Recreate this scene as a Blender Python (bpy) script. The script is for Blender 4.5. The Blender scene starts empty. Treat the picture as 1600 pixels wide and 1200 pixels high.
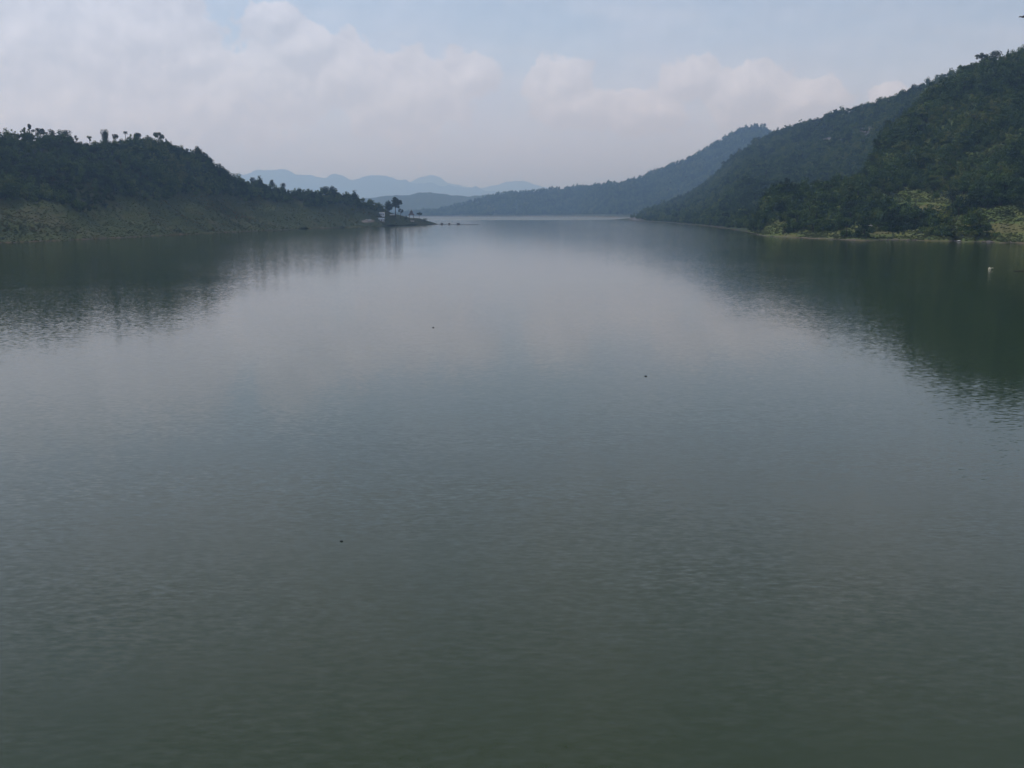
import bpy, math, random
import numpy as np
from mathutils import Vector, Matrix

# ------------------------------------------------------------------ camera, sky, sun, exposure
scene = bpy.context.scene
COL = scene.collection
FPX = 1570.0                      # focal length in pixels of a 1600 px wide frame
HOR = 333.0                       # row of the horizon in that frame
CAM_H = 18.0
PITCH = math.atan((600 - HOR) / FPX)
cam_d = bpy.data.cameras.new("camera")
cam_d.sensor_width = 36.0
cam_d.lens = FPX * 36.0 / 1600.0
cam_d.clip_start = 0.5
cam_d.clip_end = 90000.0
cam = bpy.data.objects.new("camera", cam_d)
cam.location = (0, 0, CAM_H)
cam.rotation_euler = (math.pi / 2 - PITCH, 0, 0)
COL.objects.link(cam)
scene.camera = cam

SUN_EL, SUN_AZ = math.radians(54), math.radians(-72)      # azimuth from +Y towards +X
SKY_STRENGTH, SUN_STRENGTH, EXPOSURE = 0.125, 2.0, 0.05
CLOUD_COL = (5.75, 5.65, 6.3)
BANK_COL = (4.9, 5.2, 6.8)

view = scene.view_settings
view.view_transform = 'Standard'
view.look = 'None'
view.exposure = EXPOSURE
view.gamma = 1.0
view.use_curve_mapping = False
cy = scene.cycles
cy.use_denoising = True
cy.max_bounces = 6
cy.diffuse_bounces = 2
cy.glossy_bounces = 2
cy.volume_bounces = 2
cy.transmission_bounces = 2
cy.use_adaptive_sampling = False


class Nodes:
    """small helper for node trees"""
    def __init__(self, tree):
        self.t = tree
        tree.nodes.clear()

    def add(self, kind, ins=None, **props):
        n = self.t.nodes.new(kind)
        for k, v in props.items():
            setattr(n, k, v)
        for k, v in (ins or {}).items():
            s = n.inputs[k]
            if hasattr(v, 'links') or isinstance(v, bpy.types.NodeSocket):
                self.t.links.new(v, s)
            else:
                s.default_value = v
        return n

    def math(self, op, a, b=None, c=None, clamp=False):
        d = {0: a}
        if b is not None: d[1] = b
        if c is not None: d[2] = c
        return self.add('ShaderNodeMath', d, operation=op, use_clamp=clamp).outputs[0]

    def vmath(self, op, a, b=None, out=0):
        d = {0: a}
        if b is not None: d[1] = b
        return self.add('ShaderNodeVectorMath', d, operation=op).outputs[out]

    def noise(self, vec, scale, detail=4, rough=0.55, dist=0.0, out=0):
        d = {'Scale': scale, 'Detail': detail, 'Roughness': rough, 'Distortion': dist}
        if vec is not None: d['Vector'] = vec
        return self.add('ShaderNodeTexNoise', d).outputs[out]

    def ramp(self, fac, stops, interp='LINEAR'):
        n = self.add('ShaderNodeValToRGB', {0: fac})
        r = n.color_ramp
        r.interpolation = interp
        while len(r.elements) < len(stops):
            r.elements.new(0.5)
        for e, (p, c) in zip(r.elements, stops):
            e.position = p
            e.color = (*c, 1) if len(c) == 3 else c
        return n.outputs[0]

    def mix(self, fac, a, b):
        n = self.t.nodes.new('ShaderNodeMix')
        n.data_type = 'RGBA'
        for s, v in ((n.inputs[0], fac), (n.inputs[6], a), (n.inputs[7], b)):
            if isinstance(v, bpy.types.NodeSocket):
                self.t.links.new(v, s)
            else:
                s.default_value = v if not isinstance(v, tuple) or len(v) == 4 else (*v, 1)
        return n.outputs[2]

    def smooth(self, x, lo, hi):
        n = self.add('ShaderNodeMapRange', {0: x, 1: lo, 2: hi, 3: 0.0, 4: 1.0}, interpolation_type='SMOOTHSTEP')
        return n.outputs[0]


def pix_dir(px, py):
    """world direction through a point of the 1600 x 1200 frame"""
    cx, cyv = (px - 800) / FPX, (600 - py) / FPX
    return np.array([cx, cyv * math.sin(PITCH) + math.cos(PITCH), cyv * math.cos(PITCH) - math.sin(PITCH)])


def build_world():
    w = bpy.data.worlds.new("World")
    scene.world = w
    w.use_nodes = True
    N = Nodes(w.node_tree)
    sky = N.add('ShaderNodeTexSky', sky_type='NISHITA', sun_disc=False, sun_elevation=SUN_EL,
                sun_rotation=SUN_AZ, altitude=200.0, air_density=1.0, dust_density=0.8, ozone_density=3.0)
    d = N.add('ShaderNodeTexCoord').outputs['Generated']
    sep = N.add('ShaderNodeSeparateXYZ', {0: d})
    az = N.math('ARCTAN2', sep.outputs[0], sep.outputs[1])
    el = N.math('ARCSINE', sep.outputs[2])
    ang = N.add('ShaderNodeCombineXYZ', {0: az, 1: el, 2: 0.0}).outputs[0]
    # ragged outlines: one fine and one broad noise over the sky directions
    fine = N.noise(d, 30.0, 8, 0.62)
    broad = N.noise(d, 7.0, 5, 0.55)
    fine_lo = N.noise(N.vmath('ADD', d, (0.006, 0.0, -0.012)), 30.0, 8, 0.62)
    # heaps of cumulus: (column, row, half width, half height) in the 1600 frame, kept as directions
    heaps = [(428, 30, 46, 40), (480, 72, 60, 46), (545, 112, 70, 58), (300, 96, 80, 62), (200, 70, 170, 120),
             (20, 60, 170, 130), (80, 180, 240, 100), (370, 150, 150, 90), (640, 150, 110, 80), (735, 120, 60, 50),
             (870, 128, 62, 44), (900, 170, 70, 40), (1075, 128, 66, 46), (1010, 172, 80, 44), (1170, 150, 110, 60),
             (1255, 158, 78, 46), (1390, 160, 40, 30)]
    def heap_field(where):
        m = None
        for (px, py, a, b) in heaps:
            v = pix_dir(px, py); v /= np.linalg.norm(v)
            az0, el0 = math.atan2(v[0], v[1]), math.asin(v[2])
            q = N.vmath('MULTIPLY', N.vmath('SUBTRACT', where, (az0, el0, 0)), (FPX / a, FPX / b, 0))
            r = N.math('SUBTRACT', 1.0, N.vmath('LENGTH', q, out=1))
            m = r if m is None else N.math('SMOOTH_MAX', m, r, 0.25)
        return m
    m = heap_field(ang)
    rise = N.math('SUBTRACT', m, heap_field(N.vmath('ADD', ang, (-0.004, 0.008, 0.0))))     # positive where the heap falls away towards the sun
    edge = N.math('ADD', N.math('MULTIPLY', N.math('SUBTRACT', fine, 0.5), 1.7),
                  N.math('MULTIPLY', N.math('SUBTRACT', broad, 0.5), 1.1))
    dens = N.smooth(N.math('ADD', m, edge), 0.02, 0.26)
    # a thin streaked veil of high cloud over the whole sky, thinner towards the zenith
    st = N.vmath('MULTIPLY', ang, (3.0, 14.0, 1.0))
    streak = N.smooth(N.noise(st, 2.2, 4, 0.5), 0.42, 0.78)
    puff = N.smooth(N.noise(d, 3.0, 4, 0.5), 0.30, 0.72)
    base = N.math('ADD', 0.16, N.math('MULTIPLY', N.math('MULTIPLY', N.smooth(el, 0.14, 0.30), N.smooth(el, 1.3, 0.3)), 0.26))
    veil = N.math('ADD', base, N.math('ADD', N.math('MULTIPLY', streak, 0.14), N.math('MULTIPLY', N.math('MULTIPLY', puff, N.smooth(el, 0.16, 0.34)), 0.22)))
    # the dim bank of far cloud that closes the horizon all round
    bank = N.math('MULTIPLY', N.smooth(N.math('ADD', el, N.math('MULTIPLY', N.math('SUBTRACT', broad, 0.5), 0.10)), 0.24, 0.04), 0.9)
    dens = N.math('MAXIMUM', N.math('MULTIPLY', dens, 0.62), veil)
    light = N.math('ADD', 0.97, N.math('ADD', N.math('MULTIPLY', rise, 0.55), N.math('MULTIPLY', N.math('SUBTRACT', fine, fine_lo), -0.8)))
    light = N.math('MINIMUM', N.math('MAXIMUM', light, 0.84), 1.28)
    cc = N.vmath('SCALE', CLOUD_COL)
    N.t.links.new(light, cc.node.inputs['Scale'])
    col = N.mix(bank, sky.outputs[0], BANK_COL)
    col = N.mix(dens, col, cc)
    bg = N.add('ShaderNodeBackground', {0: col, 1: SKY_STRENGTH})
    N.add('ShaderNodeOutputWorld', {0: bg.outputs[0]})


build_world()
sun_d = bpy.data.lights.new("sun", 'SUN')
sun_d.energy = SUN_STRENGTH
sun_d.angle = math.radians(1.5)
sun_d.color = (1.0, 0.975, 0.94)
sun = bpy.data.objects.new("sun", sun_d)
sdir = Vector((math.sin(SUN_AZ) * math.cos(SUN_EL), math.cos(SUN_AZ) * math.cos(SUN_EL), math.sin(SUN_EL)))
sun.rotation_euler = sdir.to_track_quat('Z', 'Y').to_euler()
sun.location = (-300, 300, 900)
COL.objects.link(sun)

rng = np.random.default_rng(11)
random.seed(5)


# ------------------------------------------------------------------ helpers
def tag(o, label=None, cat=None, group=None, kind=None):
    if label: o['label'] = label
    if cat: o['category'] = cat
    if group: o['group'] = group
    if kind: o['kind'] = kind
    return o


def mesh_from(name, verts, faces, mat=None, smooth=False):
    me = bpy.data.meshes.new(name)
    me.from_pydata([tuple(v) for v in verts], [], [tuple(f) for f in faces])
    if mat: me.materials.append(mat)
    if smooth:
        me.polygons.foreach_set('use_smooth', [True] * len(me.polygons))
    me.update()
    return me


def link(name, me, parent=None, loc=None):
    o = bpy.data.objects.new(name, me)
    COL.objects.link(o)
    if parent: o.parent = parent
    if loc is not None: o.location = loc
    return o


def at_depth(px, py, Y):
    d = pix_dir(px, py)
    return np.array([0, 0, CAM_H]) + d * (Y / d[1])


def on_water(px, py):
    d = pix_dir(px, py)
    t = -CAM_H / d[2]
    return np.array([0, 0, CAM_H]) + d * t


def project(P):
    q = np.asarray(P, float) - np.array([0, 0, CAM_H])
    fw = q[..., 1] * math.cos(PITCH) - q[..., 2] * math.sin(PITCH)
    up = q[..., 1] * math.sin(PITCH) + q[..., 2] * math.cos(PITCH)
    return 800 + FPX * q[..., 0] / fw, 600 - FPX * up / fw


def vnoise(x, y, seed=0):
    """smooth value noise on arrays"""
    x = np.asarray(x, float); y = np.asarray(y, float)
    xi = np.floor(x).astype(np.int64); yi = np.floor(y).astype(np.int64)
    fx = x - xi; fy = y - yi
    fx = fx * fx * (3 - 2 * fx); fy = fy * fy * (3 - 2 * fy)

    def h(a, b):
        n = (a * 374761393 + b * 668265263 + seed * 1442695041) & 0x7fffffff
        n = ((n ^ (n >> 13)) * 1274126177) & 0x7fffffff
        n = n ^ (n >> 16)
        return (n & 0xffff) / 65535.0
    return (h(xi, yi) * (1 - fx) + h(xi + 1, yi) * fx) * (1 - fy) + (h(xi, yi + 1) * (1 - fx) + h(xi + 1, yi + 1) * fx) * fy


def fbm(x, y, oct=4, seed=0):
    s, a, t = 0, 1.0, 0
    for i in range(oct):
        s = s + a * (vnoise(x * 2 ** i, y * 2 ** i, seed + i * 17) - 0.5)
        t += a
        a *= 0.5
    return s / t * 2


# ------------------------------------------------------------------ materials
def principled(name, base, rough=0.8, spec=0.3, build=None):
    m = bpy.data.materials.new(name)
    m.use_nodes = True
    N = Nodes(m.node_tree)
    b = N.add('ShaderNodeBsdfPrincipled', {'Roughness': rough, 'Specular IOR Level': spec})
    if base is not None: b.inputs['Base Color'].default_value = (*base, 1)
    N.add('ShaderNodeOutputMaterial', {0: b.outputs[0]})
    if build: build(N, b)
    return m


def leaf_material(name, stops, patch=None):
    def build(N, b):
        pos = N.add('ShaderNodeNewGeometry').outputs['Position']
        rnd = N.add('ShaderNodeObjectInfo').outputs['Random']
        big = N.noise(pos, 0.012, 4, 0.6)
        small = N.noise(pos, 0.5, 3, 0.6)
        f = N.math('ADD', N.math('MULTIPLY', rnd, 0.55), N.math('MULTIPLY', N.math('SUBTRACT', big, 0.5), 1.5))
        mid = N.noise(pos, 0.05, 3, 0.6)  # patchy leaf tone, painted in for sunlit crowns and the shadow between
        f = N.math('ADD', f, N.math('MULTIPLY', N.math('SUBTRACT', mid, 0.5), 0.9))
        f = N.math('ADD', f, N.math('MULTIPLY', small, 0.42), clamp=True)
        N.t.links.new(N.ramp(f, stops), b.inputs['Base Color'])
        b.inputs['Subsurface Weight'].default_value = 0.0
    return principled(name, None, 0.6, 0.18, build)


LEAF = leaf_material('forest_leaves', [(0.08, (0.014, 0.032, 0.008)), (0.36, (0.032, 0.066, 0.015)),
                                      (0.66, (0.070, 0.115, 0.024)), (1.0, (0.135, 0.150, 0.034))])
LEAF_DRY = leaf_material('scrub_leaves', [(0.1, (0.034, 0.054, 0.020)), (0.4, (0.066, 0.088, 0.030)),
                                        (0.7, (0.110, 0.110, 0.042)), (1.0, (0.130, 0.100, 0.055))])
LEAF_DARK = leaf_material('dark_leaves', [(0.0, (0.015, 0.028, 0.011)), (0.6, (0.030, 0.054, 0.018)),
                                        (1.0, (0.052, 0.080, 0.026))])
LEAF_YELLOW = leaf_material('bamboo_leaves', [(0.0, (0.060, 0.075, 0.022)), (0.6, (0.100, 0.115, 0.030)),
                                            (1.0, (0.130, 0.125, 0.035))])
LEAF_GRASS = leaf_material('grass_blades', [(0.1, (0.045, 0.060, 0.020)), (0.6, (0.076, 0.092, 0.030)), (1.0, (0.105, 0.108, 0.040))])
BARK = principled('bark', (0.05, 0.042, 0.034), 0.9, 0.1)


def ground_material(name, low, mid, high, shore, shore_h=2.2, bare=(0.20, 0.17, 0.15)):
    """meadow and undergrowth; a bare drawdown band along the waterline; worn patches from the 'bare' attribute"""
    def build(N, b):
        pos = N.add('ShaderNodeNewGeometry').outputs['Position']
        z = N.add('ShaderNodeSeparateXYZ', {0: pos}).outputs[2]
        a = N.noise(pos, 0.02, 5, 0.6)
        c = N.noise(pos, 0.14, 5, 0.65)
        g = N.noise(pos, 0.9, 3, 0.6)
        f = N.math('ADD', N.math('MULTIPLY', a, 0.5), N.math('ADD', N.math('MULTIPLY', c, 0.34), N.math('MULTIPLY', g, 0.16)))
        col = N.ramp(f, [(0.36, low), (0.5, mid), (0.62, high)])
        zz = N.math('ADD', z, N.math('MULTIPLY', N.math('SUBTRACT', c, 0.5), -2.6 * shore_h))
        band = N.smooth(zz, shore_h, shore_h * 0.35)
        band = N.math('MULTIPLY', band, N.math('ADD', 0.45, N.math('MULTIPLY', N.smooth(N.noise(pos, 0.018, 4, 0.6), 0.40, 0.62), 0.55)))
        sc = N.mix(N.smooth(g, 0.35, 0.65), tuple(s * 0.7 for s in shore), shore)
        col = N.mix(band, col, sc)
        at = N.add('ShaderNodeAttribute', attribute_name='bare').outputs['Fac']
        at = N.smooth(N.math('ADD', at, N.math('MULTIPLY', N.math('SUBTRACT', c, 0.5), 0.8)), 0.35, 0.65)
        bc = N.mix(N.smooth(g, 0.3, 0.7), tuple(s * 0.6 for s in bare), bare)
        col = N.mix(at, col, bc)
        N.t.links.new(col, b.inputs['Base Color'])
        bump = N.add('ShaderNodeBump', {'Height': g, 'Strength': 0.6, 'Distance': 0.5})
        N.t.links.new(bump.outputs[0], b.inputs['Normal'])
    return principled(name, None, 0.95, 0.1, build)


G_LEFT = ground_material('left_slope', (0.032, 0.045, 0.017), (0.046, 0.060, 0.021), (0.070, 0.066, 0.031), (0.085, 0.060, 0.040), 0.8)
G_RIGHT = ground_material('right_slope', (0.045, 0.070, 0.021), (0.080, 0.106, 0.030), (0.128, 0.134, 0.046), (0.115, 0.082, 0.055), 0.9,
                          (0.135, 0.13, 0.05))
G_MID = ground_material('mid_ridge', (0.020, 0.034, 0.014), (0.030, 0.046, 0.018), (0.046, 0.058, 0.024), (0.06, 0.048, 0.038), 1.2,
                        (0.135, 0.125, 0.12))
G_FAR = ground_material('far_hills', (0.024, 0.036, 0.022), (0.034, 0.048, 0.026), (0.050, 0.058, 0.034), (0.20, 0.16, 0.125), 6.0,
                        (0.20, 0.16, 0.125))
G_MOUNT = ground_material('mountains', (0.03, 0.04, 0.03), (0.036, 0.048, 0.032), (0.045, 0.055, 0.036), (0.04, 0.05, 0.035), 5.0)


def water_material():
    def build(N, b):
        pos = N.add('ShaderNodeNewGeometry').outputs['Position']
        sp = N.add('ShaderNodeSeparateXYZ', {0: pos})
        # slopes of the rippled surface, three wave lengths; the wavelets lie across the view of the dam
        def slopes(scale, stretch, det, rot):
            v = N.add('ShaderNodeMapping', {'Vector': pos, 'Rotation': (0, 0, rot), 'Scale': (scale * stretch, scale, scale)}).outputs[0]
            c = N.noise(v, 1.0, det, 0.55, out=1)
            return N.vmath('SUBTRACT', c, (0.5, 0.5, 0.5))
        s1 = slopes(3.6, 0.45, 3, 0.16)
        s2 = slopes(0.8, 0.5, 2, -0.1)
        s3 = slopes(0.13, 0.6, 2, 0.3)
        # cat's paws: broad lanes with a little more wind
        off = N.math('ADD', N.math('ABSOLUTE', sp.outputs[0]), N.math('MULTIPLY', N.noise(N.vmath('MULTIPLY', pos, (0.010, 0.016, 0.0)), 1.0, 3, 0.5), 110.0))
        lane = N.smooth(off, 70.0, 230.0)
        far = N.smooth(sp.outputs[1], 2600.0, 3000.0)
        amp = N.math('MULTIPLY', N.math('ADD', 0.05, N.math('MULTIPLY', lane, 0.16)), N.math('SUBTRACT', 1.0, far))
        N.t.links.new(N.math('ADD', 0.07, N.math('MULTIPLY', far, 0.30)), b.inputs['Roughness'])
        gust = N.math('MULTIPLY', N.smooth(N.noise(N.vmath('MULTIPLY', pos, (0.035, 0.06, 0.0)), 1.0, 3, 0.55), 0.22, 0.75), N.smooth(sp.outputs[1], 110.0, 32.0))
        amp = N.math('ADD', amp, N.math('MULTIPLY', gust, 0.26))
        v1 = N.vmath('SCALE', s1); N.t.links.new(amp, v1.node.inputs['Scale'])
        v2 = N.vmath('SCALE', s2); N.t.links.new(N.math('MULTIPLY', amp, 0.16), v2.node.inputs['Scale'])
        v3 = N.vmath('SCALE', s3); N.t.links.new(N.math('MULTIPLY', amp, 0.05), v3.node.inputs['Scale'])
        s = N.vmath('ADD', N.vmath('ADD', v1, v2), v3)
        s = N.vmath('ADD', N.vmath('MULTIPLY', s, (1, 1, 0)), (0, 0, 1))
        nrm = N.vmath('NORMALIZE', s)
        N.t.links.new(nrm, b.inputs['Normal'])
        murk = N.noise(pos, 0.03, 3, 0.5)
        N.t.links.new(N.ramp(murk, [(0.3, (0.014, 0.028, 0.006)), (0.7, (0.018, 0.032, 0.008))]), b.inputs['Base Color'])
        b.inputs['IOR'].default_value = 1.333
        b.inputs['Specular IOR Level'].default_value = 0.5
    return principled('water', None, 0.09, 0.5, build)


WATER = water_material()


# ------------------------------------------------------------------ the large structure: lake, ground, hills
def curve(pts):
    xs = np.array([p[0] for p in pts], float); ys = np.array([p[1] for p in pts], float)
    return lambda x: np.interp(x, xs, ys)


class Hill:
    """A hill between a shoreline and a crest, both known as rows of the photograph and as distances."""
    def __init__(self, name, mat, x0, x1, nu, nv, shore, crest, dshore, dcrest, canopy=0.0, power=0.45, rough=0.05,
                 rscale=90.0, seed=0, bare=None, crest_jit=0.0, label=None, wob=0.0):
        px = np.linspace(x0, x1, nu)
        sy = shore(px) if shore else None
        syw = sy + wob * fbm(px / 17.0, px * 0 + seed, 4, seed + 60) if shore else None     # small bays and spurs of the waterline
        ky = crest(px)
        self.px, self.sy, self.ky = px, sy, ky
        S = np.zeros((nu, 3)); K = np.zeros((nu, 3)); W = np.zeros((nu, 2))
        for i, p in enumerate(px):
            S[i] = on_water(p, sy[i]) if dshore is None else at_depth(p, HOR, dshore(p))
            S[i, 2] = 0
            if wob: W[i] = on_water(p, syw[i])[:2] - S[i, :2]
            K[i] = at_depth(p, ky[i], S[i, 1] + dcrest(p))
        K[:, 2] = np.maximum(K[:, 2] - canopy, 0.4)
        if crest_jit:
            K[:, 2] += crest_jit * fbm(K[:, 0] / (rscale * 0.15), K[:, 1] * 0 + 3.3, 7, seed + 5)
        vf = np.concatenate([[-0.12], np.linspace(0, 1, nv), [1.12, 1.3, 1.6, 2.0]])
        self.vf = vf
        nvt = len(vf)
        P = np.zeros((nu, nvt, 3))
        for j, v in enumerate(vf):
            if v < 0:
                P[:, j] = S + (S - K) * 0.06
                P[:, j, 2] = -6
            elif v <= 1:
                P[:, j, :2] = S[:, :2] * (1 - v) + K[:, :2] * v
                g = (1 - power) * v + power * v * v * (1.5 - 0.5 * v)
                P[:, j, 2] = K[:, 2] * g
            else:
                d = K[:, :2] - S[:, :2]
                P[:, j, :2] = K[:, :2] + d * (v - 1)
                P[:, j, 2] = K[:, 2] * (1 - (v - 1) ** 1.5) - 8 * (v - 1)
        for j, v in enumerate(vf):
            P[:, j, :2] += W * math.exp(-max(v, 0) * 14)
        env = np.clip(np.sin(np.clip(vf, 0, 1) * math.pi), 0, 1) ** 0.8
        n = fbm(P[:, :, 0] / rscale, P[:, :, 1] / rscale, 5, seed)
        gully = -np.abs(fbm(P[:, :, 0] / (rscale * 1.1) + 9, P[:, :, 1] / (rscale * 2.2), 3, seed + 40))
        P[:, :, 2] += (n * rough + gully * rough * 0.9) * np.maximum(K[:, 2], 4)[:, None] * env[None]
        P[:, :, 2] += fbm(P[:, :, 0] / 7.0, P[:, :, 1] / 7.0, 3, seed + 3) * 0.7 * env[None] * min(1, rscale / 60)
        inner = (vf > 0) & (vf <= 1)
        P[:, inner, 2] = np.maximum(P[:, inner, 2], 0.25)
        self.P = P
        idx = np.arange(nu * nvt).reshape(nu, nvt)
        F = np.stack([idx[:-1, :-1], idx[1:, :-1], idx[1:, 1:], idx[:-1, 1:]], -1).reshape(-1, 4)
        me = mesh_from(name, P.reshape(-1, 3), F, mat, True)
        at = me.attributes.new('bare', 'FLOAT', 'POINT')
        ax, ay = project(P)
        bv = np.zeros(ax.shape)
        for (cx, cyy, a, b_, amt) in (bare or []):
            bv = np.maximum(bv, amt * np.exp(-(((ax - cx) / a) ** 2 + ((ay - cyy) / b_) ** 2) ** 1.5))
        bv[:, vf > 1] = 0
        at.data.foreach_set('value', bv.astype(np.float32).ravel())
        o = link(name, me)
        tag(o, label, kind='structure')
        self.obj = o

    def scatter(self, n, seed, vlo=0.0, vhi=1.05, view=None):
        """random points on the slope, even over its area; returns points, row fraction up the slope, screen position"""
        r = np.random.default_rng(seed)
        j0, j1 = np.searchsorted(self.vf, vlo), np.searchsorted(self.vf, vhi, 'right') - 1
        P = self.P[:, j0:j1 + 1]
        e1 = P[1:, :-1] - P[:-1, :-1]; e2 = P[:-1, 1:] - P[:-1, :-1]
        A = np.linalg.norm(np.cross(e1, e2), axis=-1)
        if view:
            ax, _ = project(P[:-1, :-1])
            A = A * ((ax > view[0]) & (ax < view[1]))
        A = A.ravel(); A = A / A.sum()
        c = r.choice(len(A), n, p=A)
        i, j = c // (P.shape[1] - 1), c % (P.shape[1] - 1)
        s, t = r.random(n)[:, None], r.random(n)[:, None]
        Q = (P[i, j] * (1 - s) + P[i + 1, j] * s) * (1 - t) + (P[i, j + 1] * (1 - s) + P[i + 1, j + 1] * s) * t
        vv = self.vf[j0 + j] * (1 - t[:, 0]) + self.vf[j0 + j + 1] * t[:, 0]
        ax, ay = project(Q)
        return Q, vv, ax, ay

    def point(self, px, v):
        """a point of the surface below screen column px at slope fraction v"""
        u = np.interp(px, self.px, np.arange(len(self.px)))
        w = np.interp(v, self.vf, np.arange(len(self.vf)))
        i, j = min(int(u), len(self.px) - 2), min(int(w), len(self.vf) - 2)
        s, t = u - i, w - j
        P = self.P
        return (P[i, j] * (1 - s) + P[i + 1, j] * s) * (1 - t) + (P[i, j + 1] * (1 - s) + P[i + 1, j + 1] * s) * t

    def at_row(self, px, py):
        """the surface point seen nearest to a place in the photograph"""
        best, bp = 1e9, None
        for v in np.linspace(0.01, 1.0, 80):
            p = self.point(px, v)
            ax, ay = project(p)
            if abs(ay - py) < best:
                best, bp = abs(ay - py), p
        # the columns lean a little: correct sideways once
        ax, ay = project(bp)
        if abs(ax - px) > 0.5:
            px2 = px + (px - ax)
            best = 1e9
            for v in np.linspace(0.01, 1.0, 80):
                p = self.point(px2, v)
                ax, ay = project(p)
                if abs(ay - py) < best:
                    best, bp = abs(ay - py), p
        return bp


# lake bed and land under everything
gx = np.linspace(-34000, 34000, 69); gy = np.linspace(-1500, 42000, 60)
GX, GY = np.meshgrid(gx, gy, indexing='ij')
GZ = np.where((np.abs(GX) < 4200) & (GY < 8200), -14.0, -9.0)
gi = np.arange(GX.size).reshape(GX.shape)
gf = np.stack([gi[:-1, :-1], gi[1:, :-1], gi[1:, 1:], gi[:-1, 1:]], -1).reshape(-1, 4)
ground = link('ground', mesh_from('ground', np.stack([GX, GY, GZ], -1).reshape(-1, 3), gf, G_MOUNT))
tag(ground, 'low land and lake bed under the reservoir', kind='structure')

wx, wy0, wy1 = 4000, -500, 8000
water = link('water', mesh_from('water', [(-wx, wy0, 0), (wx, wy0, 0), (wx, wy1, 0), (-wx, wy1, 0)], [(0, 1, 2, 3)], WATER))
tag(water, 'calm grey green reservoir water with soft ripples', kind='structure')

# left headland
A = Hill('left_hill', G_LEFT, -900, 683, 420, 56,
         curve([(-900, 470), (-400, 408), (0, 380), (100, 376), (200, 371), (300, 366), (400, 361), (500, 357), (575, 354.5), (640, 352), (683, 350.6)]),
         curve([(-900, 140), (-500, 165), (-200, 190), (-60, 202), (0, 205), (30, 207), (60, 214), (110, 213), (125, 218), (160, 220), (200, 219), (230, 220),
                (260, 225), (270, 230), (320, 237), (330, 249), (345, 264), (365, 276), (388, 284), (400, 283), (440, 291), (460, 296),
                (500, 300), (530, 302), (550, 307), (580, 315), (600, 325), (612, 333), (640, 340), (655, 341), (668, 345), (683, 349.5)]),
         None, curve([(-900, 240), (0, 270), (300, 240), (400, 190), (500, 150), (575, 110), (620, 60), (650, 30), (683, 6)]),
         canopy=0.0, power=0.45, rough=0.12, rscale=45, seed=2,
         bare=[(575, 344, 12, 3.0, 1.0)], wob=0.9, label='dark wooded hill falling to a grassy shore on the left')
A_CAN = 6.3
# lower the crest by the height of the wood that grows on it
kfall = np.clip((610 - A.px) / 60, 0, 1) * A_CAN
for j, v in enumerate(A.vf):
    A.P[:, j, 2] -= kfall * np.clip(v, 0, 1) * (1 if v <= 1 else max(0, 2 - v))
A.P[:, 1:-4, 2] = np.maximum(A.P[:, 1:-4, 2], 0.25); A.P[:, 1, 2] = 0
A.obj.data.vertices.foreach_set('co', A.P.reshape(-1).astype(np.float32)); A.obj.data.update()

# near hill on the right
B = Hill('right_hill', G_RIGHT, 1165, 2300, 380, 70,
         curve([(1165, 363), (1200, 369.5), (1250, 372), (1300, 374), (1350, 376.5), (1400, 375), (1500, 377.5), (1600, 380), (1900, 400), (2300, 445)]),
         curve([(1165, 357), (1175, 345), (1185, 328), (1200, 308), (1215, 296), (1260, 287), (1340, 276), (1352, 262), (1362, 243), (1376, 220), (1386, 198),
                (1420, 168), (1460, 140), (1490, 119), (1508, 104), (1530, 90), (1570, 83), (1600, 76), (1700, 55), (1900, 20), (2300, -20)]),
         None, curve([(1165, 25), (1200, 90), (1260, 150), (1340, 190), (1390, 330), (1500, 420), (1600, 450), (2300, 420)]),
         canopy=5.5, power=0.5, rough=0.11, rscale=95, seed=8,
         bare=[(1565, 357, 46, 10, 0.9), (1438, 326, 72, 9, 0.7), (1500, 345, 60, 5, 0.5), (1370, 364, 34, 3, 0.9), (1232, 368, 22, 2.5, 0.7), (1545, 317, 20, 5, 0.6)],
         wob=1.7, label='steep dark green wooded hill rising on the right shore')

# second ridge on the right, hazier
C = Hill('middle_ridge', G_MID, 955, 1800, 300, 50,
         curve([(955, 343.6), (1000, 345.5), (1050, 348.5), (1100, 353), (1140, 358), (1166, 361.5), (1200, 359), (1260, 356), (1400, 359), (1800, 362)]),
         curve([(955, 341.5), (985, 338), (1000, 334), (1030, 326), (1060, 314), (1085, 300), (1110, 280), (1150, 248), (1180, 226), (1210, 209), (1230, 202), (1255, 193), (1300, 183),
                (1340, 173), (1355, 168), (1385, 156), (1400, 152), (1450, 131), (1490, 111), (1520, 104), (1560, 100), (1800, 90)]),
         None, curve([(955, 60), (1000, 420), (1050, 1000), (1100, 1350), (1200, 1500), (1300, 950), (1450, 620), (1800, 600)]),
         canopy=4.0, power=0.35, rough=0.10, rscale=190, seed=14,
         bare=[(996, 339, 18, 6, 1.0), (1300, 222, 30, 8, 1.0), (1352, 208, 22, 11, 1.0), (1130, 352, 50, 3, 0.5)],
         label='hazy wooded ridge with grey bare patches behind the near right hill')

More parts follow.
